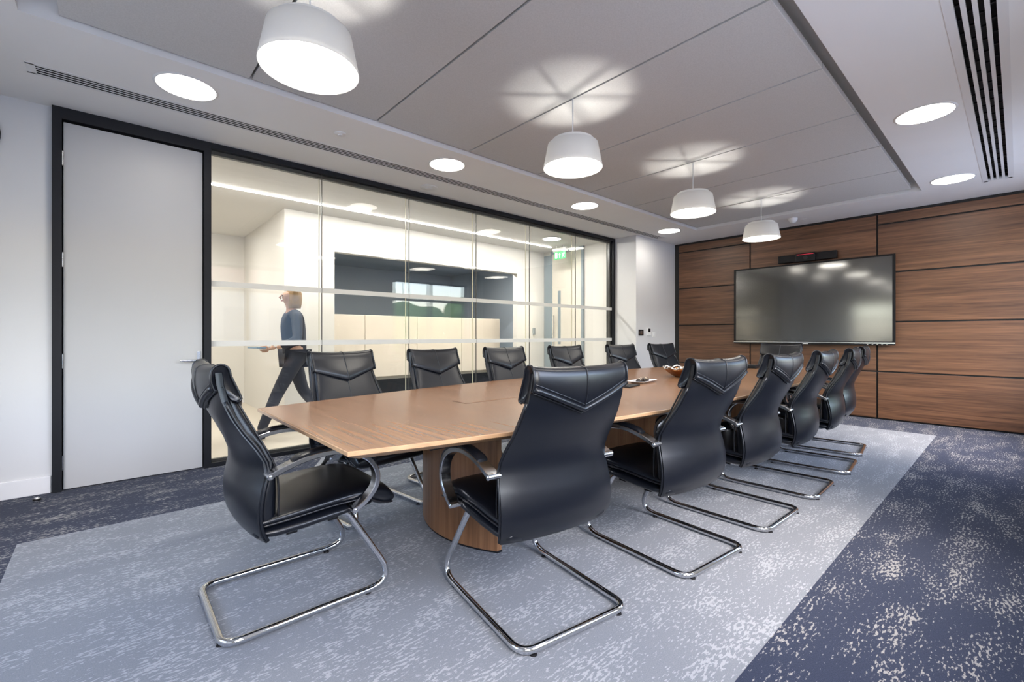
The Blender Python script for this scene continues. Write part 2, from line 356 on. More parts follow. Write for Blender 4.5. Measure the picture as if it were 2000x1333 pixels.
for a, b in zip(ZR, ZR[1:]):
    v, f = box_vf(-0.01, 0.01, -0.1, 0.1, -(b-a)/2+g, (b-a)/2-g, 0.0015); mk('panel', v, f, 'walnut_wall', wb, loc=(XW+0.01, -0.447, (a+b)/2))
# windows of the two outside walls
def win(n, horizontal, a, b, c, d, wallpos):
    o = thing('window_%d' % n, 'dark framed window in the outside wall', None, kind='structure')
    fr_, t = [], 0.05
    parts = [(a, a+t, c, d), (b-t, b, c, d), (a, b, c, c+t), (a, b, d-t, d), ((a+b)/2-0.03, (a+b)/2+0.03, c, d), (a, b, d-0.5, d-0.45)]
    for (p, q, r, s) in parts:
        fr_.append((p, q, wallpos-0.05, wallpos, r, s) if horizontal else (wallpos-0.05, wallpos, p, q, r, s))
    boxes('frame', fr_, 'frame_black', o)
    if c > 0.3:
        if horizontal: box('sill', a-0.05, b+0.05, wallpos+0.0, YR+0.03, c-0.03, c, 'baseboard_white', o)
        else: box('sill', wallpos, XN+0.03, a-0.05, b+0.05, c-0.03, c, 'baseboard_white', o)
for i, (a, b, c, d) in enumerate(WIN_R): win(2+i, True, a, b, c, d, YR-0.2)
for i, (a, b, c, d) in enumerate(WIN_N): win(6+i, False, a, b, c, d, XN-0.2)

# ------------------------------------------------------------------ door and glass partition
dr = thing('door_1', 'tall pale grey flush door in a black frame', None, kind='structure')
boxes('jamb', [(-0.286, -0.236, 4.555, 4.665, 0, H), (0.612, 0.664, 4.555, 4.665, 0, H), (-0.236, 0.612, 4.555, 4.665, 2.668, H)], 'frame_black', dr)
boxes('door_stop', [(-0.236, -0.222, 4.632, 4.66, 0, 2.668), (0.598, 0.612, 4.632, 4.66, 0, 2.668), (-0.236, 0.612, 4.632, 4.66, 2.654, 2.668)], 'frame_black', dr)
leaf = box('door_leaf', -0.229, 0.605, 4.585, 4.63, 0.008, 2.655, 'door_grey', dr, b=0.002)
for z in (2.39, 1.663, 0.933, 0.202):
    v1 = lathe_vf([(0.0075, z-0.052), (0.0075, z-0.002), (0.0065, z-0.0015), (0.0065, z+0.0015), (0.0075, z+0.002), (0.0075, z+0.052)], 12, -0.233, 4.576)
    mk('hinge', *v1, 'steel', dr, True, auto=40)
hl = thing('door_handle', None, None); hl.parent = dr
mk('backplate', *box_vf(0.565, 0.592, 4.577, 4.585, 0.84, 0.985, 0.002), 'steel', hl)
tube('lever', fillet([(0.578, 4.585, 0.91), (0.578, 4.535, 0.91), (0.445, 4.535, 0.91)], 0.014), 0.009, 'steel', hl, 10)
gw = thing('window_1', 'floor to ceiling double glazed glass partition in a black frame', None, kind='structure')
boxes('frame', [(0.664, 6.42, 4.555, 4.70, 2.705, H), (0.664, 6.42, 4.555, 4.70, 0, 0.035), (6.37, 6.42, 4.555, 4.70, 0.035, 2.705)], 'frame_black', gw)
boxes('channel', [(0.664, 6.37, 4.61, 4.65, 2.67, 2.705), (0.664, 6.37, 4.61, 4.65, 0.035, 0.055), (6.335, 6.37, 4.61, 4.65, 0.055, 2.67)], 'glass_edge_dark', gw)
GX = [0.666, 1.588, 2.548, 3.497, 4.436, 5.43, 6.37]
for yk, em in ((4.592, 'glass_edge_dark'), (4.668, 'glass_edge_pale')):
    for i in range(6):
        p = box('pane', GX[i]+0.002, GX[i+1]-0.002, yk-0.005, yk+0.005, 0.035, 2.705, 'clear_glass', gw)
        if yk < 4.6:
            for (a, b) in ((1.537, 1.585), (1.024, 1.072)):
                box('frosted_band', GX[i]+0.002, GX[i+1]-0.002, yk-0.0062, yk-0.0052, a, b, 'frosted_film', p)
    boxes('pane_joint', [(x-0.003, x+0.003, yk-0.0055, yk+0.0055, 0.035, 2.705) for x in GX[1:-1]], em, gw)

# ------------------------------------------------------------------ corridor beyond the glass
YF = 6.3
box('floor_corridor', -4.0, 9.0, YG+0.1, 12.0, -0.12, 0.0, 'corridor_floor', kind='structure')
box('ceiling_corridor', -4.0, 9.0, YG+0.12, 12.0, H, H+0.06, 'ceiling_white', kind='structure')
slab('wall_corridor', 1, YF, YF+0.12, 1.71, 6.5, 0, H, [(2.35, 5.77, 0.0, 2.275)], 'corridor_wall')
box('wall_lobby_side', 1.71, 1.83, YF+0.12, 12.0, 0, H, 'corridor_wall', kind='structure')
box('wall_lobby_back', -4.0, 1.71, 8.6, 8.7, 0, H, 'corridor_wall', kind='structure')
box('wall_lobby_end', -4.1, -4.0, YG+0.1, 12.0, 0, H, 'corridor_wall', kind='structure')
box('wall_lobby_front', -4.0, XN-0.3, YG+0.0, YG+0.1, 0, H, 'corridor_wall', kind='structure')
box('baseboard_corridor', 5.78, 6.5, YF-0.014, YF, 0, 0.11, 'baseboard_white', kind='structure')
box('baseboard_lobby', -4.0, 1.71, 8.586, 8.6, 0, 0.11, 'baseboard_white', kind='structure')
box('wall_corridor_end', 6.5, 6.6, YG+0.1, YF+0.12, 0, H, 'corridor_wall', kind='structure')
box('wall_inner_room_back', 1.83, 6.6, 9.6, 9.7, 0, H, 'room_blue', kind='structure')
box('wall_inner_room_side', 6.5, 6.6, YF+0.12, 9.7, 0, H, 'room_blue', kind='structure')
box('trim_5', 1.84, 6.49, YF+0.125, 9.59, 0.0, 0.004, 'room_blue', kind='structure')
box('trim_6', 1.84, 6.49, YF+0.125, 9.59, 2.60, H-0.002, 'room_blue', kind='structure')
d2 = thing('door_2', 'cream corridor door with a slim vision panel', None, kind='structure')
boxes('frame', [(6.47, 6.5, 5.28, 5.335, 0, H), (6.47, 6.5, 6.06, 6.10, 0, H), (6.47, 6.5, 5.335, 6.06, 2.69, H)], 'teal_grey', d2)
box('door_leaf', 6.475, 6.5, 5.34, 6.055, 0.008, 2.685, 'corridor_door', d2)
box('vision_panel', 6.472, 6.476, 5.84, 5.91, 0.95, 1.97, 'teal_grey', d2)
box('pull_handle', 6.43, 6.445, 5.975, 5.99, 0.9, 1.5, 'steel', d2)
box('side_light', 6.48, 6.497, 6.10, 6.285, 0.05, 2.68, 'teal_grey', d2)
d3 = thing('reflection_panel', 'brown panel at the lobby wall standing in for a reflection', None, kind='structure')  # made-up panel in place of a brown reflection in the glass
box('door_leaf', -0.55, 0.1, 8.55, 8.598, 0.01, 2.05, 'brown_wood', d3, b=0.003)
box('side_panel', 0.1, 0.36, 8.56, 8.598, 0.01, 2.05, 'cloth_navy', d3)
box('frame', -0.60, -0.55, 8.55, 8.6, 0.0, 2.1, 'frame_black', d3)
box('card_reader', 6.17, 6.23, YF-0.025, YF, 1.13, 1.26, 'teal_grey', b=0.004, label='small grey card reader on the corridor wall beside the glass strip', cat='card reader')
o = thing('led_strip', 'long glowing light line recessed in the corridor ceiling', 'light', (3.2, 5.77, H))
v, f = loft([[(-2.95+5.88*q/28, y, z) for y, z in ((-0.014, -0.001), (-0.014, -0.016), (0.014, -0.016), (0.014, -0.001))] for q in range(29)], cap=False, closed=False)
mk('diffuser', v, [p[::-1] for p in f], 'led_line', o)
boxes('housing', [(-2.97, 2.95, -0.022, -0.0145, -0.004, 0), (-2.97, 2.95, 0.0145, 0.022, -0.008, 0)], 'white_metal', o)
def corridor_light(x, y, label):
    o = thing('ceiling_light', label, 'light', (x, y, H if not (y > 6.5 and x > 1.8) else 2.60), group='corridor downlights')
    mk('trim_ring', *ring_vf([(0.15, -0.0005), (0.15, -0.012), (0.165, -0.010), (0.165, -0.0005)]), 'white_metal', o, True, auto=40)
    mk('diffuser', *disc_vf(0.1495, -0.007, 24), 'corridor_lamp', o)
corridor_light(-0.6, 6.6, 'round downlight in the lobby ceiling behind the walking person')
corridor_light(5.6, 5.25, 'round downlight in the corridor ceiling beside the exit sign')
corridor_light(0.6, 7.5, 'added round fill light in the lobby ceiling near the lobby corner')  # unseen lamp added to brighten the lobby
corridor_light(5.4, 6.85, 'second added fill light inside the dark room behind the corridor')  # unseen lamp added behind the lintel to brighten the inner room
corridor_light(2.9, 6.85, 'added fill light inside the dark room behind the corridor')  # another lamp added out of sight to lift the inner room
corridor_light(-2.2, 7.6, 'added round fill light deep in the lobby ceiling')  # out of view, added for more light in the lobby
es = thing('exit_sign', 'green running man exit sign hanging under a white fitting in the corridor', 'exit sign', (6.15, 5.56, 0))
v, f = lathe_vf([(0.02, -0.16), (0.035, -0.155), (0.035, 0.155), (0.02, 0.16)], 16)
mk('fitting', [(a, c, b+2.675) for a, b, c in v], f, 'white_metal', es, True, auto=40)
boxes('bracket', [(-0.008, 0.008, -0.09, -0.074, 2.70, H), (-0.008, 0.008, 0.074, 0.09, 2.70, H)], 'white_metal', es)
sg = box('panel', -0.005, 0.005, -0.135, 0.135, 2.505, 2.645, 'sign_green', es)
def pict(pts, y0, z0, s): return [(-0.0065, y0-p[0]*s, z0+p[1]*s) for p in pts]
shapes = [pict([(0, 0), (1, 0), (1, 1.9), (0, 1.9)], 0.118, 2.522, 0.055),                        # doorway
          pict([(0.3, 0.0), (0.55, 0.0), (0.55, 0.8), (0.85, 0.8), (0.42, 1.5), (0, 0.8), (0.3, 0.8)], 0.035, 2.53, 0.06),   # arrow
          pict([(0, 0.0), (0.25, 0), (0.6, 0.65), (0.9, 0.1), (1.3, 0.1), (1.3, 0.3), (1.0, 0.3), (0.75, 0.95), (0.95, 1.2), (1.35, 1.2), (1.35, 1.4), (0.75, 1.4), (0.35, 1.35), (0.1, 1.0), (0.3, 0.95), (0.45, 1.15), (0.5, 0.9), (0.3, 0.6)], -0.045, 2.525, 0.055),
          pict([(0.95+0.17*math.cos(a*PI/4), 1.68+0.17*math.sin(a*PI/4)) for a in range(8)], -0.045, 2.525, 0.055)]
for sh in shapes: mk('pictogram', sh, [list(range(len(sh)))], 'sign_white', sg)
# beige booth screen in the room behind the corridor
bt = thing('booth_screen', 'long beige high-backed booth seen through the dark glazed opening', 'booth', (4.1, 7.2, 0))
for i in range(4): box('back_panel', -1.9+i*0.965, -0.94+i*0.965, -0.06, 0.06, 0.42, 1.45, 'beige', bt, b=0.012)
box('seat', -1.85, 1.9, 0.06, 0.65, 0.35, 0.46, 'beige', bt, b=0.02); box('plinth', -1.8, 1.85, -0.02, 0.58, 0.004, 0.36, 'frame_black', bt)

# ------------------------------------------------------------------ outdoors (seen mirrored in the glass)
box('ground_outside', -40, 40, -45, YR-0.3, -0.5, -0.4, 'paving', kind='structure')
box('ground_near', -40, XN-0.3, YR-0.3, 30, -0.5, -0.4, 'paving', kind='structure')
def blob(name, cx, cy, cz, r, seed, label, cat, group):
    bm = bmesh.new(); bmesh.ops.create_icosphere(bm, subdivisions=4, radius=1); rr = random.Random(seed)
    w = [(Vector((rr.uniform(-1, 1), rr.uniform(-1, 1), rr.uniform(-1, 1)))*rr.uniform(2, 7), rr.uniform(0, 6), rr.uniform(0.02, 0.08)) for _ in range(16)]
    for v in bm.verts:
        d = 1+sum(a*math.sin(k.dot(v.co)+ph) for k, ph, a in w); v.co = Vector((v.co.x*r*1.25*d, v.co.y*r*d, v.co.z*r*d))
    bm.verts.index_update(); vs = [tuple(v.co) for v in bm.verts]; fs = [[v.index for v in f.verts] for f in bm.faces]; bm.free()
    t = thing(name, label, cat, (cx, cy, -0.4), group=group)
    mk('crown', [(a, b, c+cz+0.4) for a, b, c in vs], fs, 'foliage', t, True)
    tube('trunk', [(0, 0, 0), (0.05, 0, cz*0.6), (0, 0, cz)], [0.16, 0.12, 0.08], 'brown_wood', t, 10)
for i, (x, y, z, r) in enumerate([(12.6, -13, 1.3, 1.65), (16.9, -13.5, 1.4, 1.65), (22.4, -14, 1.4, 1.7)]):
    blob('garden_tree', x, y, z, r, i, ['left', 'middle', 'right'][i]+' green garden tree outside the windows, mirrored in the glass', 'tree', 'trees outside')
bd = thing('neighbour_building', 'pale building with a tiled roof outside, mirrored in the glass partition', 'building', (3.6, -21, -0.4))
box('wall', -6, 6, -3, 3, 0, 4.2, 'render_pale', bd)
mk('roof', [(-6.4, 3.4, 4.2), (6.4, 3.4, 4.2), (6.4, 0, 6.2), (-6.4, 0, 6.2), (-6.4, -3.4, 4.2), (6.4, -3.4, 4.2)], [[0, 1, 2, 3], [3, 2, 5, 4], [0, 3, 4], [1, 5, 2], [0, 4, 5, 1]], 'roof_tile', bd)
for x in (-4.5, -1.5, 1.5, 3.6): box('window', x-0.6, x+0.6, 3.0, 3.04, 1.0, 3.0, 'teal_grey', bd)

# ------------------------------------------------------------------ ceiling fittings
def downlight(x, y, label):
    o = thing('downlight', label, 'downlight', (x, y, H), group='round recessed downlights in the white ceiling border')
    mk('trim_ring', *ring_vf([(0.163, -0.0005), (0.163, -0.006), (0.172, -0.005), (0.178, -0.0005)], 48), 'white_metal', o, True, auto=40)
    mk('diffuser', *disc_vf(0.1632, -0.004, 24), 'downlight', o)
for x, lab in ((0.395, 'over the grey door'), (2.43, 'second from the grey door'), (4.49, 'third from the grey door'), (6.555, 'nearest the white pier')):
    downlight(x, 3.645, 'round glowing downlight along the glass wall, '+lab)
for x, lab in ((0.395, 'behind the camera'), (2.43, 'overhead beside the wide air slot'), (4.487, 'larger of two beside the wide air slot'), (6.58, 'by the walnut wall beside the wide air slot')):
    downlight(x, 0.462, 'round glowing downlight, '+lab)
def vent(name, label, X0, X1, Y0, Y1, nslot, border, cross):
    o = thing(name, label, 'air vent', ((X0+X1)/2, (Y0+Y1)/2, H)); hx, hy = (X1-X0)/2, (Y1-Y0)/2
    ft = 0.02 if cross else -0.0003
    boxes('frame', [(-hx-0.012, hx+0.012, -hy-0.012, -hy+border, -0.003, ft), (-hx-0.012, hx+0.012, hy-border, hy+0.012, -0.003, ft), (-hx-0.012, -hx+0.03, -hy, hy, -0.003, ft), (hx-0.03, hx+0.012, -hy, hy, -0.003, ft)], 'white_metal', o)
    w = (2*hy-2*border)/(nslot+(nslot-1)*(0.85 if cross else 0.55)); bw = w*(0.85 if cross else 0.55)
    for k in range(nslot-1):
        y = -hy+border+w*(k+1)+bw*k; box('slat', -hx+0.03, hx-0.03, y, y+bw, -0.002, -0.0005 if not cross else 0.02, 'white_metal', o)
    boxes('duct_panel', [(-hx, hx, -hy, hy, *((0.10, 0.105) if cross else (0.030, 0.031))), (-hx, hx, -hy, -hy+0.001, 0.0, 0.1), (-hx, hx, hy-0.001, hy, 0.0, 0.1), (-hx-0.004, -hx, -hy, hy, 0.02, 0.105), (hx, hx+0.004, -hy, hy, 0.02, 0.105)], 'duct_black', o)
    if cross:
        n = int(2*hx/0.16)
        mk('damper_blades', *join_vf([box_vf(*q) for q in [(-hx+0.08+i*0.16+(k % 2)*0.06-0.006, -hx+0.08+i*0.16+(k % 2)*0.06+0.006, -hy+border+(w+bw)*k, -hy+border+(w+bw)*k+w, 0.02, 0.03) for i in range(n) for k in range(nslot)]]), 'frame_black', o, kind='stuff')
vent('slot_diffuser', 'narrow linear air grille in the ceiling along the glass wall', *VL, 4, 0.012, False)
vent('slot_diffuser', 'wide black-slotted air diffuser in the ceiling at the right', *VR, 4, 0.028, True)
def disc(name, x, y, prof, label, cat):
    o = thing(name, label, cat, (x, y, H)); mk('base', *lathe_vf(prof, 28), 'white_metal', o, True, auto=35)
    mk('sensor', *lathe_vf([(prof[-1][0]*0.45, prof[-1][1]-0.006), (prof[-1][0]*0.5, prof[-1][1]+0.001)], 20), 'baseboard_white', o, True, auto=35)
disc('ceiling_sensor', 1.41, 3.655, [(0.045, 0), (0.045, -0.006), (0.036, -0.012)], 'tiny white sensor on the ceiling between the first two downlights', 'sensor')
disc('ceiling_speaker', 2.65, 4.335, [(0.095, 0), (0.095, -0.008), (0.08, -0.013)], 'flat white disc on the ceiling just above the glass wall', 'speaker')
disc('smoke_detector', 7.15, 2.103, [(0.055, 0), (0.055, -0.022), (0.042, -0.045), (0.032, -0.06)], 'white smoke detector on the ceiling before the walnut wall', 'smoke detector')
disc('ceiling_sensor', 7.3, 2.02, [(0.035, 0), (0.035, -0.004), (0.03, -0.006)], 'tiny flat white disc beside the smoke detector', 'sensor')

def pendant():
    o = thing('pendant_lamp', '', 'pendant lamp', (0, 0, 0), group='row of white pendants over the table')
    # outer frustum shell, open top and bottom; z relative to the rim
    n = 64; prof = [(0.206, 0.0), (0.2075, 0.004), (0.176, 0.166), (0.173, 0.169), (0.170, 0.166), (0.2015, 0.004)]
    mk('shade', *ring_vf(prof, n), 'shade_white', o, True, auto=40)
    mk('collar', *ring_vf([(0.150, 0.150), (0.146, 0.196), (0.142, 0.196), (0.146, 0.150)], n), 'shade_white', o, True, auto=40)
    mk('bridge', *ring_vf([(0.147, 0.158), (0.172, 0.158), (0.172, 0.162), (0.147, 0.162)], n), 'shade_white', o, True, auto=40)
    mk('diffuser', *disc_vf(0.2005, 0.010, 32), 'pendant_glow', o)
    mk('light_block_disc', *lathe_vf([(0.1995, 0.0142), (0.1993, 0.0175)], n), 'shade_white', o)  # unseen disc added to keep the diffuser's light from going upward
    sp = []
    for k in range(6):
        a = k*PI/3+0.35; sp.append(tube_vf([(0.012*math.cos(a), 0.012*math.sin(a), 0.182), (0.144*math.cos(a), 0.144*math.sin(a), 0.182)], 0.0065, 6))
    multi('spoke', sp, 'white_metal', o)
    mk('lamp_holder', *lathe_vf([(0.010, 0.172), (0.014, 0.178), (0.014, 0.188), (0.006, 0.20)], 16), 'white_metal', o, True, auto=40)
    tube('stem', [(0, 0, 0.10), (0, 0, 0.174)], 0.003, 'white_metal', o, 6)
    mk('bulb', *lathe_vf([(0.005, 0.040), (0.012, 0.046), (0.0145, 0.055), (0.012, 0.066), (0.010, 0.09)], 16), 'bulb_glow', o, True)
    l = bpy.data.lights.new('uplight', 'SPOT'); l.energy = 12.0; l.color = (1.0, 0.96, 0.90); l.spot_size = math.radians(125); l.spot_blend = 0.3; l.shadow_soft_size = 0.024
    lo = bpy.data.objects.new('uplight', l); COL.objects.link(lo); lo.parent = o; lo.location = (0.02, 0, 0.060); lo.rotation_euler = (PI, 0, 0)
    tube('cord', [(0, 0, 0.195), (0, 0, RZ+0.1-2.297)], 0.004, 'white_metal', o, 6)
    return o
pd = pendant()
for i, (x, lab) in enumerate(((0.675, 'nearest and largest white pendant lamp, above the near end of the table'), (2.455, 'second white pendant lamp from the camera over the table'), (4.225, 'third white pendant lamp from the camera over the table'), (5.965, 'farthest and smallest white pendant lamp, in front of the walnut wall'))):
    o = pd if i == 0 else copy_tree(pd); o.location = (x, 2.10, 2.297); o['label'] = lab

# ------------------------------------------------------------------ screen, bar, wall plates
tv = thing('wall_screen', 'large dark flat screen on the walnut panelled wall', 'screen', (7.56, 2.065, 0))
y0, y1, z0, z1 = -1.005, 1.005, 0.987, 2.172
box('housing', 0.02, 0.09, y0+0.01, y1-0.01, z0+0.03, z1-0.01, 'black_plastic', tv, b=0.004)
boxes('bezel', [(0, 0.03, y0, y0+0.028, z0, z1), (0, 0.03, y1-0.028, y1, z0, z1), (0, 0.03, y0+0.028, y1-0.028, z1-0.022, z1), (0, 0.03, y0+0.028, y1-0.028, z0, z0+0.048)], 'black_plastic', tv)
box('display', 0.006, 0.02, y0+0.028, y1-0.028, z0+0.048, z1-0.022, 'screen', tv)
box('silver_strip', -0.006, 0.002, y0, y1, z0+0.022, z0+0.036, 'steel', tv, label='thin silver strip under the display')
box('logo', -0.0015, 0.001, -0.035, 0.035, z0+0.007, z0+0.013, 'white_metal', tv)
boxes('port', [(-0.0015, 0.001, -0.93+k*0.05, -0.915+k*0.05, z0+0.006, z0+0.012) for k in range(5)], 'steel', tv)
bar = thing('video_bar', 'slim black conference camera bar with a red line above the screen', 'video bar', (7.57, 2.06, 2.19))
box('body', 0, 0.075, -0.37, 0.37, 0.008, 0.118, 'black_plastic', bar, b=0.01); box('camera_module', -0.03, 0.02, -0.12, 0.13, 0.0, 0.122, 'black_plastic', bar, b=0.012)
box('light_line', -0.032, -0.029, -0.10, 0.11, 0.098, 0.106, 'red_led', bar, label='red light line')
v, f = lathe_vf([(0.03, -0.034), (0.024, -0.036)], 24); mk('lens', [(c+0.003, a, b+0.055) for a, b, c in v], f, 'duct_black', bar)
sk = thing('wall_socket', 'black square socket plate on the white pier', 'socket', (6.56, 4.15, 1.162))
box('plate', -0.07, 0.07, -0.008, 0, -0.05, 0.05, 'black_plastic', sk, b=0.003); boxes('insert', [(-0.03, 0.03, -0.011, -0.006, -0.03, 0.03), (-0.055, -0.04, -0.011, -0.006, -0.02, 0.02)], 'steel', sk)
th = thing('thermostat', 'white wall controller with a small black display on the white pier', 'thermostat', (6.79, 4.15, 1.17))
box('plate', -0.055, 0.055, -0.018, 0, -0.06, 0.075, 'white_metal', th, b=0.004); box('display', -0.035, 0.035, -0.0195, -0.016, 0.0, 0.06, 'black_plastic', th)
ls = thing('light_switch', 'plain white switch plate right of the wall controller', 'switch', (6.95, 4.15, 1.13))
box('plate', -0.045, 0.045, -0.008, 0, -0.045, 0.045, 'white_metal', ls, b=0.003); box('rocker', -0.015, 0.015, -0.012, -0.006, -0.025, 0.025, 'baseboard_white', ls)
ck = thing('wall_clock', 'edge of a round dark clock on the white wall left of the door', 'clock', (-0.70, YG, 2.48))
v, f = lathe_vf([(0.17, 0.0), (0.17, 0.025), (0.155, 0.035)], 48); mk('rim', [(a, -c, b) for a, b, c in v], f, 'frame_black', ck, True, auto=40)
v, f = lathe_vf([(0.15, 0.034), (0.15, 0.0362)], 48); mk('dial', [(a, -c, b) for a, b, c in v], f, 'baseboard_white', ck)
boxes('hand', [(-0.006, 0.006, -0.040, -0.037, -0.01, 0.10), (-0.01, 0.07, -0.040, -0.037, -0.006, 0.006)], 'black_plastic', ck)
ds = thing('floor_stop', 'small dark steel door stop on the carpet by the white wall', 'door stop', (-0.345, 4.385, 0))
mk('body', *lathe_vf([(0.018, 0.0), (0.018, 0.01), (0.014, 0.03), (0.01, 0.034)], 16), 'steel', ds, True, auto=40); mk('buffer', *ring_vf([(0.0165, 0.012), (0.021, 0.014), (0.021, 0.024), (0.0155, 0.026)], 16), 'black_plastic', ds, True)

# ------------------------------------------------------------------ table
TX0, TX1, TYC, TZ = 0.585, 6.12, 2.045, 0.74
def half_w(x):
    u = (x-(TX0+TX1)/2)/((TX1-TX0)/2); return 0.905-0.315*u*u
def outline(inset, n=28):
    xs = [TX0+inset+(TX1-TX0-2*inset)*i/n for i in range(n+1)]
    return [(x, TYC-half_w(x)+inset) for x in xs]+[(x, TYC+half_w(x)-inset) for x in reversed(xs)]
tb = thing('conference_table', 'long boat-shaped walnut conference table', 'table', ((TX0+TX1)/2, TYC, 0))
def tl_(pts): return [(x-(TX0+TX1)/2, y-TYC, z) for x, y, z in pts]
def prism(levels, end=True): return loft([tl_([(x, y, z) for x, y in outline(i)]) for i, z in levels], cap_end=end)
mk('tabletop', *prism([(0.003, 0.722), (0.003, TZ-0.0008), (0.0038, TZ)]), 'walnut_table', tb)
mk('lit_edge', *prism([(0.060, 0.698), (0.004, 0.7215), (0.0, 0.7245), (0.0, TZ-0.003), (0.0028, TZ-0.0006)], False), 'table_edge_lit', tb, label='bevelled edge coloured paler as if lit')  # light on the bevel is put into this paler wood colour
boxes('frame_beam', [(-2.35, 2.35, -0.42, -0.36, 0.64, 0.70), (-2.35, 2.35, 0.36, 0.42, 0.64, 0.70)]+[(x-0.03, x+0.03, -0.36, 0.36, 0.64, 0.70) for x in (-2.3, -1.2, 0, 1.2, 2.3)], 'frame_black', tb)
box('access_lid', 1.49-3.3525, 1.90-3.3525, 2.045-TYC, 2.17-TYC, 0.739, 0.7412, 'walnut_table', tb); box('lid_gap', 1.484-3.3525, 1.906-3.3525, 2.039-TYC, 2.176-TYC, 0.739, 0.7404, 'duct_black', tb)
def pedestal(xc, sgn):
    n = 14; rings = []
    for i in range(n+1):
        y = -0.365+0.73*i/n; bow = 0.11*(1-(y/0.365)**2)
        x = xc-sgn*bow; rings.append([(x, y, 0.012), (x+sgn*0.03, y, 0.012), (x+sgn*0.03, y, 0.70), (x, y, 0.70)])
    v, f = loft(rings); p = mk('pedestal', tl_([(a, b+2.145 if xc < 2 else b+TYC, c) for a, b, c in v]), f, 'walnut_leg', tb)
    rings = [[(a, b, -0.012+0.013 if k < 2 else 0.013) for k, (a, b, c) in enumerate(r)] for r in rings]
    v, f = loft(rings); mk('foot_strip', tl_([(a+sgn*0.004, b+2.145 if xc < 2 else b+TYC, c) for a, b, c in v]), f, 'frame_black', p)
pedestal(1.49, 1); pedestal(5.22, -1)
for x in (3.1, 3.6): box('pedestal', x-0.015-3.3525, x+0.015-3.3525, -0.42, 0.42, 0.002, 0.70, 'walnut_leg', tb, b=0.002)
box('cable_box', -0.24, 0.24, -0.10, 0.10, 0.05, 0.70, 'walnut_leg', tb, b=0.002)

# things on the table
pl = thing('serving_plate', 'white rectangular plate of dark chocolates on the table', 'plate', (3.215, 2.02, TZ), math.radians(8))
def rr_ring(a, b, z, r=0.02): return [(x, y, z) for x, y in [(sx*(a-r)+r*math.cos(t)*1.0, sy*(b-r)+r*math.sin(t)) for sx, sy, t0 in ((1, 1, 0), (-1, 1, PI/2), (-1, -1, PI), (1, -1, 1.5*PI)) for t in [t0+k*PI/8 for k in range(5)]]]
mk('dish', *loft([rr_ring(0.10, 0.045, 0.0), rr_ring(0.11, 0.052, 0.002), rr_ring(0.145, 0.07, 0.016), rr_ring(0.145, 0.07, 0.018), rr_ring(0.105, 0.05, 0.007), rr_ring(0.09, 0.04, 0.006)]), 'porcelain', pl, True, auto=40)
def choc(x, y, r):
    c = thing('chocolate', 'dark glossy chocolate on the white rectangular plate', 'chocolate', (3.215+x, 2.02+y, TZ+0.0065), r, group='chocolates on the plate')
    rings = [[(a*s, b*s, z) for a, b, _ in rr_ring(0.032, 0.022, 0, 0.012)] for s, z in ((0.9, 0), (1, 0.006), (0.95, 0.016), (0.7, 0.024), (0.3, 0.027))]
    mk('body', *loft(rings), 'chocolate', c, True); tube('drizzle', [(-0.02, -0.016, 0.0185), (-0.006, -0.004, 0.0275), (0.006, 0.006, 0.0275), (0.02, 0.017, 0.0185)], 0.0035, 'cream_icing', c, 6)
for x, y, r in ((-0.06, -0.012, 0.2), (0.0, 0.012, -0.1), (0.02, -0.022, 0.5), (0.065, 0.012, 0.1)): choc(x, y, r)
tbk = thing('phone', 'thin black phone lying on the table before the plate', 'phone', (2.89, 1.925, TZ), math.radians(12))
box('case', -0.10, 0.10, -0.045, 0.045, 0.0, 0.009, 'black_plastic', tbk, b=0.003); box('glass_face', -0.095, 0.095, -0.041, 0.041, 0.0088, 0.0096, 'black_plastic', tbk)
bw = thing('bowl', 'bronze wavy glass bowl of ornaments on the table', 'bowl', (3.9, 2.03, TZ+0.0005)); rings = []
for r, z in ((0.05, 0.0), (0.075, 0.004), (0.11, 0.025), (0.145, 0.052), (0.168, 0.078), (0.163, 0.080), (0.138, 0.056), (0.10, 0.030), (0.06, 0.012)):
    k = r/0.168; rings.append([(r*(1+0.04*k*math.sin(9*t))*math.cos(t), r*(1+0.04*k*math.sin(9*t))*math.sin(t), z+0.008*k*k*math.sin(9*t+0.6)) for t in [2*PI*q/72 for q in range(72)]])
mk('shell', *loft(rings), 'bronze', bw, True)
rings = [[(r*(1+0.035*math.sin(9*t))*math.cos(t), r*(1+0.035*math.sin(9*t))*math.sin(t), z+0.009*math.sin(9*t+0.6)) for t in [2*PI*q/72 for q in range(72)]] for r, z in ((0.160, 0.0805), (0.172, 0.080), (0.174, 0.088), (0.162, 0.090))]
mk('rim', *loft(rings+[rings[0]], cap=False), 'mosaic', bw, True)
rr = random.Random(3)
for k in range(14):
    a = rr.uniform(0, 2*PI); d = 0.105*math.sqrt(rr.random()); r = rr.uniform(0.018, 0.026)
    c = thing('ornament_ball', 'shiny mottled ball in the bronze bowl', 'ornament', (3.9+d*math.cos(a), 2.03+d*math.sin(a), TZ+0.05+0.02*(0.105-d)/0.105), group='balls in the bowl')
    mk('ball', *lathe_vf([(r*0.3*1.0, -r*0.95)]+[(r*math.cos(t), r*math.sin(t)) for t in [-1.1, -0.6, 0, 0.6, 1.1]]+[(r*0.3, r*0.95)], 14), 'mosaic', c, True)
cp = thing('conference_hub', 'low black device at the far end of the table', 'device', (5.56, 2.13, TZ), math.radians(4))
box('body', -0.10, 0.10, -0.14, 0.14, 0.0, 0.035, 'black_plastic', cp, b=0.008); box('keypad', -0.06, 0.06, -0.08, 0.08, 0.0345, 0.0365, 'duct_black', cp)

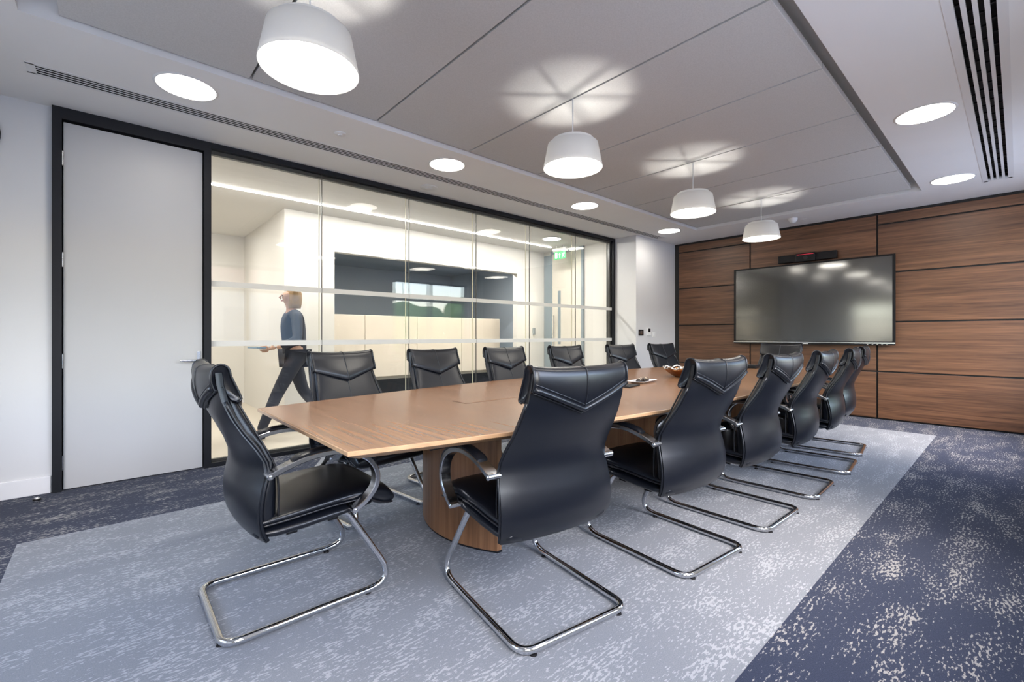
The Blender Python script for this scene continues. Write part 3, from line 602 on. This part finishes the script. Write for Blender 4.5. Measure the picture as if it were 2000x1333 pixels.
# ------------------------------------------------------------------ chairs   local: x = sideways, y = forward (y = s-0.30), z up
def Y(s): return s-0.30
SR = [(0.345, 0.085), (0.38, 0.060), (0.43, 0.042), (0.52, 0.038), (0.60, 0.052), (0.66, 0.050), (0.75, 0.012), (0.85, -0.036), (0.93, -0.054), (1.01, -0.056)]
SE = [(0.345, 0.118), (0.38, 0.098), (0.45, 0.086), (0.53, 0.096), (0.62, 0.115), (0.68, 0.092), (0.79, 0.022), (0.88, -0.018), (0.95, -0.034), (1.01, -0.038)]
HW = [(0.345, 0.262), (0.37, 0.270), (0.42, 0.276), (0.50, 0.276), (0.60, 0.268), (0.70, 0.254), (0.85, 0.234), (1.01, 0.222)]
SF = [(0.40, 0.165), (0.50, 0.170), (0.60, 0.164), (0.66, 0.144), (0.75, 0.100), (0.85, 0.052), (0.92, 0.020), (1.0, -0.004)]
def s_rear(z, k): a, b = smooth_tab(SR, z), smooth_tab(SE, z); return a+(b-a)*abs(k)**2.4
def make_chair():
    ch = thing('cantilever_chair', '', 'chair', group='black leather cantilever chairs around the table')
    ks = [-1, -0.985, -0.95, -0.88, -0.75, -0.55, -0.3, 0, 0.3, 0.55, 0.75, 0.88, 0.95, 0.985, 1]
    # rear shell
    rings = []
    for z in [0.345, 0.350, 0.36, 0.38, 0.41, 0.45, 0.50, 0.55, 0.60, 0.65, 0.70, 0.76, 0.82, 0.88, 0.94, 0.985]:
        hw = smooth_tab(HW, z); rear = [(k*hw, Y(s_rear(z, k)), z) for k in ks]
        th = 0.036+0.012*max(0, min(1, (z-0.7)/0.15)) if z > 0.36 else (0.012 if z < 0.347 else 0.026)
        front = [(k*hw*0.992, Y(s_rear(z, k)+th*(1-0.55*abs(k)**8)), z) for k in reversed(ks)]
        rings.append(rear+front)
    sh = mk('back_shell', *loft(rings), 'leather', ch, True, auto=60)
    edge = []
    for sd in (-1, 1):
        edge.append(tube_vf([(sd*(smooth_tab(HW, z)-0.002), Y(s_rear(z, 1)+0.012), z) for z in [0.352+0.0264*i for i in range(21)]], 0.0065, 6))
    multi('piping', edge, 'leather', sh)
    # front cushion of the back
    rings = []
    for z in [0.40, 0.405, 0.42, 0.46, 0.52, 0.58, 0.64, 0.70, 0.76, 0.82, 0.88, 0.93]:
        hw = smooth_tab(HW, z)-0.022; c = smooth_tab(SF, z); e = 1.0 if z > 0.41 else (0.55 if z < 0.402 else 0.85)
        rear = [(k*hw, Y(s_rear(z, k)+0.022), z) for k in ks]
        fr_ = []
        for k in reversed(ks):
            base = s_rear(z, k)+0.034; top = c+0.004*abs(k)**3; fr_.append((k*hw, Y(base+(top-base)*e*(1-abs(k)**9)**0.5), z))
        rings.append(rear+fr_)
    cu = mk('back_cushion', *loft(rings), 'leather', ch, True, auto=70)
    sp = [tube_vf([(sd*(smooth_tab(HW, z)-0.028), Y(smooth_tab(SF, z)-0.004), z) for z in [0.41+0.026*i for i in range(19)]], 0.004, 6) for sd in (-1, 1)]
    sp.append(tube_vf([(0, Y(smooth_tab(SF, z)), z) for z in [0.43+0.026*i for i in range(17)]], 0.0035, 6))
    multi('seam', sp, 'leather_seam', cu)
    # headrest folded over the top
    def zf(k): return 0.806+0.070*abs(k)
    def zr(k): return 0.832+0.088*abs(k)
    def sec(k, x, shrink):
        top = 1.004+0.010*abs(k)**3; pts = []
        def fs(z): u = min(1, max(0, (z-zf(k))/(0.99-zf(k)))); return smooth_tab(SF, z)+0.010-0.005*abs(k)**3+0.015*(1-0.45*abs(k)**3)*math.sin(PI*u**0.6)
        def rs(z): return s_rear(z, k)-0.010-0.004*math.sin(PI*min(1, max(0, (z-zr(k))/(0.99-zr(k)))))
        a = zf(k); pts.append((fs(a)-0.030, a+0.006)); pts.append((fs(a)-0.014, a)); pts.append((fs(a)-0.002, a+0.003)); 
        for i in range(6): z = a+0.010+(0.972-a-0.010)*i/5; pts.append((fs(z), z))
        f1, r1 = fs(0.975), rs(0.975)
        for i in range(1, 8):
            t = i/8*PI; cxx = (f1+r1)/2; pts.append((cxx+(f1-r1)/2*math.cos(t), 0.975+(top-0.975)*math.sin(t)**0.8))
        b = zr(k)
        for i in range(7): z = 0.972+(b+0.004-0.972)*i/6; pts.append((rs(z), z))
        pts.append((rs(b)+0.010, b)); pts.append((rs(b)+0.024, b+0.012))
        cs = sum(p[0] for p in pts)/len(pts); cz = sum(p[1] for p in pts)/len(pts)
        return [(x, Y(cs+(p[0]-cs)*shrink), cz+(p[1]-cz)*(shrink if shrink < 1 else 1)) for p in pts]
    hh = 0.226; rings = [sec(1, -hh+0.008, 0.78), sec(1, -hh-0.001, 0.93)]
    rings += [sec(k, k*hh, 1) for k in [-1, -0.9, -0.75, -0.6, -0.45, -0.3, -0.15, -0.04, 0, 0.04, 0.15, 0.3, 0.45, 0.6, 0.75, 0.9, 1]]
    rings += [sec(1, hh+0.001, 0.93), sec(1, hh-0.008, 0.78)]
    hd = mk('headrest', *loft(rings), 'leather', ch, True, auto=65)
    kk = [-1+i/10 for i in range(21)]
    band = [tube_vf([(k*hh, Y(s_rear(zr(k)+0.012, k)-0.0125), zr(k)+0.013) for k in kk], 0.0105, 8), tube_vf([(k*hh, Y(s_rear(zr(k)+0.03, k)-0.0115), zr(k)+0.031) for k in kk], 0.0035, 6), tube_vf([(k*hh, Y(s_rear(zr(k), k)-0.006), zr(k)-0.001) for k in kk], 0.0035, 6)]
    multi('chevron_trim', band, 'leather', hd, label='raised V-shaped leather trim')
    mid = sec(0, 0, 1); pip = [tube_vf([(x, y-0.0, z) for x, y, z in mid[2:-3]], 0.0035, 6)]
    for sd in (-1, 1): pip.append(tube_vf([(sd*(hh+0.001), y, z) for x, y, z in sec(1, 0, 1)[1:-1]], 0.0045, 6))
    multi('seam', pip, 'leather', hd)
    # seat
    def selr(sv, zc, hwz, hz, n=5.0):
        out = []
        for q in range(40):
            t = 2*PI*q/40; c, s = math.cos(t), math.sin(t)
            out.append((math.copysign(abs(c)**(2/n), c)*hwz, Y(sv), zc+math.copysign(abs(s)**(2/(n*0.7)), s)*hz))
        return out
    top = [(0.09, 0.432), (0.2, 0.442), (0.35, 0.455), (0.5, 0.466), (0.58, 0.462), (0.62, 0.446), (0.64, 0.425)]
    bot = [(0.09, 0.398), (0.2, 0.400), (0.35, 0.410), (0.5, 0.405), (0.54, 0.384), (0.58, 0.360), (0.62, 0.354), (0.64, 0.364)]
    rings = []
    for s in [0.085, 0.09, 0.11, 0.16, 0.22, 0.28, 0.34, 0.40, 0.46, 0.52, 0.55, 0.58, 0.605, 0.625, 0.638, 0.643]:
        e = 0.5 if s < 0.087 else (0.85 if s < 0.1 else 1); e = 0.45 if s > 0.64 else (0.85 if s > 0.63 else e)
        a, b = smooth_tab(top, s), smooth_tab(bot, s); rings.append(selr(s, (a+b)/2, 0.258*(0.98 if e < 1 else 1), (a-b)/2*e))
    st = mk('seat_cushion', *loft(rings), 'leather', ch, True, auto=70)
    rings = []
    for s, a, b, hw in ((0.085, 0.392, 0.362, 0.235), (0.095, 0.400, 0.346, 0.250), (0.16, 0.403, 0.338, 0.260), (0.26, 0.408, 0.341, 0.263), (0.36, 0.416, 0.350, 0.263), (0.46, 0.416, 0.362, 0.261), (0.53, 0.41, 0.374, 0.250), (0.545, 0.404, 0.382, 0.240)):
        rings.append(selr(s, (a+b)/2, hw, (a-b)/2, 3.5))
    mk('seat_pan', *loft(rings), 'leather', ch, True, auto=70)
    pp = [tube_vf([(sd*0.2605, Y(s), smooth_tab(bot, s)*0.75+smooth_tab(top, s)*0.25) for s in [0.10+0.0265*i for i in range(21)]], 0.0042, 6) for sd in (-1, 1)]
    multi('piping', pp, 'leather_seam', st)
    # chrome cantilever frame
    zt = 0.019
    half = [(0.21, Y(0.16), 0.352), (0.215, Y(0.44), 0.372), (0.252, Y(0.648), zt), (0.258, Y(-0.018), zt)]
    path = half+[(-x, y, z) for x, y, z in reversed(half)]
    tube('sled_frame', fillet(path, [0, 0.05, 0.075, 0.065, 0.065, 0.075, 0.05, 0], 8), 0.0138, 'chrome', ch, 14)
    boxes('mounting_bar', [(-0.225, 0.225, Y(0.20), Y(0.24), 0.340, 0.352), (-0.225, 0.225, Y(0.36), Y(0.40), 0.350, 0.364)], 'black_plastic', ch)
    for x, s in ((0.21, -0.018), (-0.21, -0.018), (0.248, 0.52), (-0.248, 0.52)):
        mk('glide', *lathe_vf([(0.012, 0.0), (0.014, 0.002), (0.012, 0.008)], 12, x, Y(s)), 'black_plastic', ch, True, auto=40)
    # arms
    ap = catmull([(0.122, 0.602, 0), (0.17, 0.622, 0), (0.24, 0.643, 0), (0.31, 0.653, 0), (0.38, 0.650, 0), (0.45, 0.630, 0), (0.505, 0.593, 0), (0.535, 0.54, 0), (0.533, 0.485, 0), (0.508, 0.447, 0), (0.475, 0.419, 0), (0.440, 0.400, 0)], 4)
    for sd in (-1, 1):
        rings = []; rp = []
        for i, p in enumerate(ap):
            t = (ap[min(i+1, len(ap)-1)]-ap[max(i-1, 0)]).normalized(); nx, nz = -t.y, t.x
            th = 0.0105; x0, x1 = sd*0.266, sd*0.314; bvl = 0.003
            xs = [x0+sd*bvl, x1-sd*bvl, x1, x1, x1-sd*bvl, x0+sd*bvl, x0, x0]; hs = [th, th, th-bvl, -th+bvl, -th, -th, -th+bvl, th-bvl]
            rings.append([(x, Y(p.x+nx*h), p.y+nz*h) for x, h in zip(xs, hs)])
            if 6 <= i <= 26:
                e = min(1, (i-5)/2, (27-i)/2); x0, x1 = sd*0.268, sd*0.312; a, b = th-0.002, th+0.014*e
                xs = [x0, x1, x1, x1-sd*0.008, x0+sd*0.008, x0]; hs = [a, a, (a+b*1.5)/2.5, b, b, (a+b*1.5)/2.5]
                rp.append([(x, Y(p.x+nx*h), p.y+nz*h) for x, h in zip(xs, hs)])
        ar = mk('armrest', *loft(rings), 'steel', ch, True, auto=35)
        mk('arm_pad', *loft(rp), 'leather', ar, True, auto=50)
        for (s, z) in ((0.122, 0.602), (0.440, 0.400)):
            v, f = lathe_vf([(0.0125, 0.236), (0.0125, 0.3135), (0.011, 0.315)], 16); mk('boss', [(sd*c, Y(s)+a, z+b) for a, b, c in v], f, 'steel', ar, True, auto=40)
            v, f = lathe_vf([(0.007, 0.313), (0.007, 0.3165), (0.005, 0.318)], 12); mk('bolt', [(sd*c, Y(s)+a, z+b) for a, b, c in v], f, 'chrome', ar, True, auto=40)
    return ch
proto = make_chair(); first = [True]
def place(sx, sy, rz_deg, label):
    """sx, sy = middle of the rear floor tube, rz = heading of the chair's forward axis from +Y"""
    o = proto if first[0] else copy_tree(proto); first[0] = False
    a = math.radians(rz_deg); o.rotation_euler = (0, 0, a); o.location = (sx-0.30*math.sin(a), sy+0.30*math.cos(a), 0); o['label'] = label
place(0.325, 2.13, -90, 'black leather chair at the near end of the table, seen side-on before the door')
for (x, y, r), lab in zip([(1.325, 1.12, -8.5), (2.22, 0.998, -5.5), (3.02, 0.955, -1.5), (3.815, 0.938, 1.5), (4.65, 0.945, 5), (5.41, 1.015, 6)],
        ['nearest chair seen from behind, its black leather back the largest in view', 'second chair seen from behind, counting from the nearest black leather back', 'third chair seen from behind, counting from the nearest black leather back',
         'fourth chair seen from behind, counting from the nearest black leather back', 'fifth chair seen from behind, counting from the nearest black leather back', 'sixth and farthest chair seen from behind, by the walnut wall']):
    place(x, y, r, lab)
for (x, y, r), lab in zip([(1.225, 3.13, 187), (1.985, 3.16, 184), (2.755, 3.17, 181), (3.61, 3.18, 179), (4.565, 3.15, 175), (5.43, 3.12, 172)],
        ['black leather chair facing the camera across the table, closest to the grey door', 'second black leather chair from the grey door on the glass wall side', 'third black leather chair from the grey door on the glass wall side',
         'fourth black leather chair from the grey door on the glass wall side', 'black leather chair across the table before the end of the glass wall', 'black leather chair across the table before the white pier and socket']):
    place(x, y, r, lab)
place(6.36, 2.01, 90, 'black leather chair at the far end of the table, just below the screen')

# ------------------------------------------------------------------ person walking in the corridor (towards -X)
def skin_body(name, verts, edges, radii, mt, parent, root=0, sub=2):
    me = bpy.data.meshes.new(name); me.from_pydata(verts, edges, []); me.materials.append(M[mt])
    o = bpy.data.objects.new(name, me); COL.objects.link(o); o.parent = parent
    md = o.modifiers.new('skin', 'SKIN'); md.use_smooth_shade = True; md.use_x_symmetry = False
    lay = me.skin_vertices[0] if me.skin_vertices else None
    for i, r in enumerate(radii):
        sv = lay.data[i]; sv.radius = r if isinstance(r, tuple) else (r, r); sv.use_root = (i == root)
    ss = o.modifiers.new('smooth', 'SUBSURF'); ss.levels = sub; ss.render_levels = sub
    return o
def bake(o):
    bpy.context.view_layer.update(); dg = bpy.context.evaluated_depsgraph_get(); me = bpy.data.meshes.new_from_object(o.evaluated_get(dg))
    old = o.data; o.modifiers.clear(); o.data = me; bpy.data.meshes.remove(old)
    me.polygons.foreach_set('use_smooth', [True]*len(me.polygons))
ps = thing('person', 'person in a dark jacket and trousers walking behind the glass with a pale blue folder', 'person', (1.60, 5.50, 0))
# x forward is -X: local coordinates (x along corridor, y depth, z up)
J = dict(pelvis=(0.0, 0, 0.90), waist=(0.0, 0, 1.03), chest=(-0.02, 0, 1.22), neckb=(-0.02, 0, 1.36), neck=(-0.03, 0, 1.42), headb=(-0.045, 0, 1.49), head=(-0.055, 0, 1.56), crown=(-0.05, 0, 1.62),
         shl=(-0.02, -0.155, 1.33), ell=(-0.03, -0.22, 1.07), wrl=(-0.23, -0.15, 0.98), shr=(-0.02, 0.155, 1.33), elr=(0.10, 0.23, 1.09), wrr=(0.08, 0.22, 0.86),
         hl=(0.0, -0.085, 0.87), knl=(-0.20, -0.09, 0.49), anl=(-0.36, -0.09, 0.10), tol=(-0.44, -0.09, 0.05), hr=(0.0, 0.085, 0.87), knr=(0.12, 0.09, 0.47), anr=(0.36, 0.09, 0.16), tor=(0.30, 0.09, 0.075))
names = list(J); idx = {n: i for i, n in enumerate(names)}
E_ = [('pelvis', 'waist'), ('waist', 'chest'), ('chest', 'neckb'), ('neckb', 'neck'), ('neck', 'headb'), ('headb', 'head'), ('head', 'crown'), ('neckb', 'shl'), ('shl', 'ell'), ('ell', 'wrl'), ('neckb', 'shr'), ('shr', 'elr'), ('elr', 'wrr'), ('pelvis', 'hl'), ('hl', 'knl'), ('knl', 'anl'), ('anl', 'tol'), ('pelvis', 'hr'), ('hr', 'knr'), ('knr', 'anr'), ('anr', 'tor')]
R_ = dict(pelvis=(0.12, 0.09), waist=(0.105, 0.08), chest=(0.12, 0.09), neckb=0.055, neck=0.045, headb=(0.06, 0.072), head=(0.078, 0.095), crown=(0.055, 0.065), shl=0.045, ell=0.036, wrl=0.024, shr=0.045, elr=0.036, wrr=0.024, hl=0.085, knl=0.052, anl=0.034, tol=0.026, hr=0.085, knr=0.052, anr=0.034, tor=0.026)
bo = skin_body('body', [J[n] for n in names], [(idx[a], idx[b]) for a, b in E_], [R_[n] for n in names], 'skin', ps); bake(bo)
def sub_body(name, ns, scale, add, mt, over={}):
    ii = {n: i for i, n in enumerate(ns)}; P_ = [over.get(n, J[n]) for n in ns]
    rd = [tuple(q*scale+add for q in (R_[n] if isinstance(R_[n], tuple) else (R_[n], R_[n]))) for n in ns]
    o = skin_body(name, P_, [(ii[a], ii[b]) for a, b in E_ if a in ii and b in ii], rd, mt, ps); bake(o); return o
jk = sub_body('jacket', ['pelvis', 'waist', 'chest', 'neckb', 'shl', 'ell', 'wrl', 'shr', 'elr', 'wrr'], 1.12, 0.016, 'cloth_navy', {'pelvis': (0, 0, 0.82), 'wrl': (-0.20, -0.16, 0.995), 'wrr': (0.083, 0.221, 0.90)})
sub_body('trousers', ['pelvis', 'hl', 'knl', 'anl', 'hr', 'knr', 'anr'], 1.05, 0.014, 'cloth_navy', {'anl': (-0.375, -0.09, 0.075), 'anr': (0.375, 0.09, 0.135)})
def hand(sw, d, side):
    w = Vector(sw); d = Vector(d).normalized(); lat = Vector((0, side, 0)); up = d.cross(lat).normalized()
    vs = [w, w+d*0.045, w+d*0.085]; es_ = [(0, 1), (1, 2)]; rd = [(0.022, 0.018), (0.034, 0.016), (0.034, 0.014)]
    for q, (off, L) in enumerate(((-0.028, 0.060), (-0.010, 0.072), (0.010, 0.066), (0.027, 0.050))):
        b = w+d*0.085+up*off; n = len(vs); vs += [b, b+d*L*0.55+lat*0.008, b+d*L+lat*0.028]; es_ += [(2, n), (n, n+1), (n+1, n+2)]; rd += [(0.0095,)*2, (0.009,)*2, (0.0075,)*2]
    n = len(vs); vs += [w+d*0.03+up*-0.038, w+d*0.065+up*-0.058+lat*0.015]; es_ += [(1, n), (n, n+1)]; rd += [(0.011,)*2, (0.009,)*2]
    o = skin_body('hand', [tuple(v) for v in vs], es_, rd, 'skin', ps, sub=1); bake(o)
hand(J['wrl'], (-1, 0.25, -0.1), 1); hand(J['wrr'], (-0.15, 0, -1), -1)
# hair: bob over the skull; face details
v, f = lathe_vf([(0.088, -0.13), (0.098, -0.08), (0.103, -0.02), (0.100, 0.04), (0.080, 0.085), (0.045, 0.112), (0.008, 0.120)], 24)
mk('hair', [(-0.025+a*(1.0 if a > -0.02 else 0.62), b*0.95, 1.555+c) for a, b, c in v], f, 'hair', ps, True)
fc = [tube_vf([(-0.135, 0, 1.575), (-0.158, 0, 1.535), (-0.140, 0, 1.528)], [0.008, 0.012, 0.009], 8)]
mk('nose', *join_vf(fc), 'skin', ps, True)
for sd in (-1, 1): mk('eye', *lathe_vf([(0.002, 1.556), (0.009, 1.562), (0.002, 1.568)], 10, -0.136, sd*0.030), 'eye_dark', ps, True)
mk('mouth', *tube_vf([(-0.132, -0.02, 1.505), (-0.139, 0, 1.504), (-0.132, 0.02, 1.505)], 0.006, 6), 'lip', ps, True)
for a in ('l', 'r'):
    an, to = Vector(J['an'+a]), Vector(J['to'+a]); d = (to-an); d.z = 0; d.normalize()
    tilt = (0.0, 0.0) if a == 'l' else (0.10, 0.0)
    pts = [an+Vector((0.03, 0, -0.055 if a == 'l' else -0.03)), an+Vector((-0.04, 0, -0.055 if a == 'l' else -0.06)), an+Vector((-0.12, 0, -0.062 if a == 'l' else -0.115)), an+Vector((-0.18, 0, -0.072 if a == 'l' else -0.135))]
    mk('shoe', *tube_vf([tuple(p) for p in pts], [0.040, 0.048, 0.044, 0.024], 12), 'shoe_black', ps, True)
fd = thing('folder', 'pale blue folder held in front of the walking person', 'folder', (1.60-0.26, 5.50-0.10, 0.985), math.radians(10))
box('cover', -0.16, 0.10, -0.02, 0.22, -0.008, 0.008, 'folder_blue', fd, b=0.002); box('papers', -0.155, 0.097, -0.018, 0.218, -0.004, 0.004, 'baseboard_white', fd)
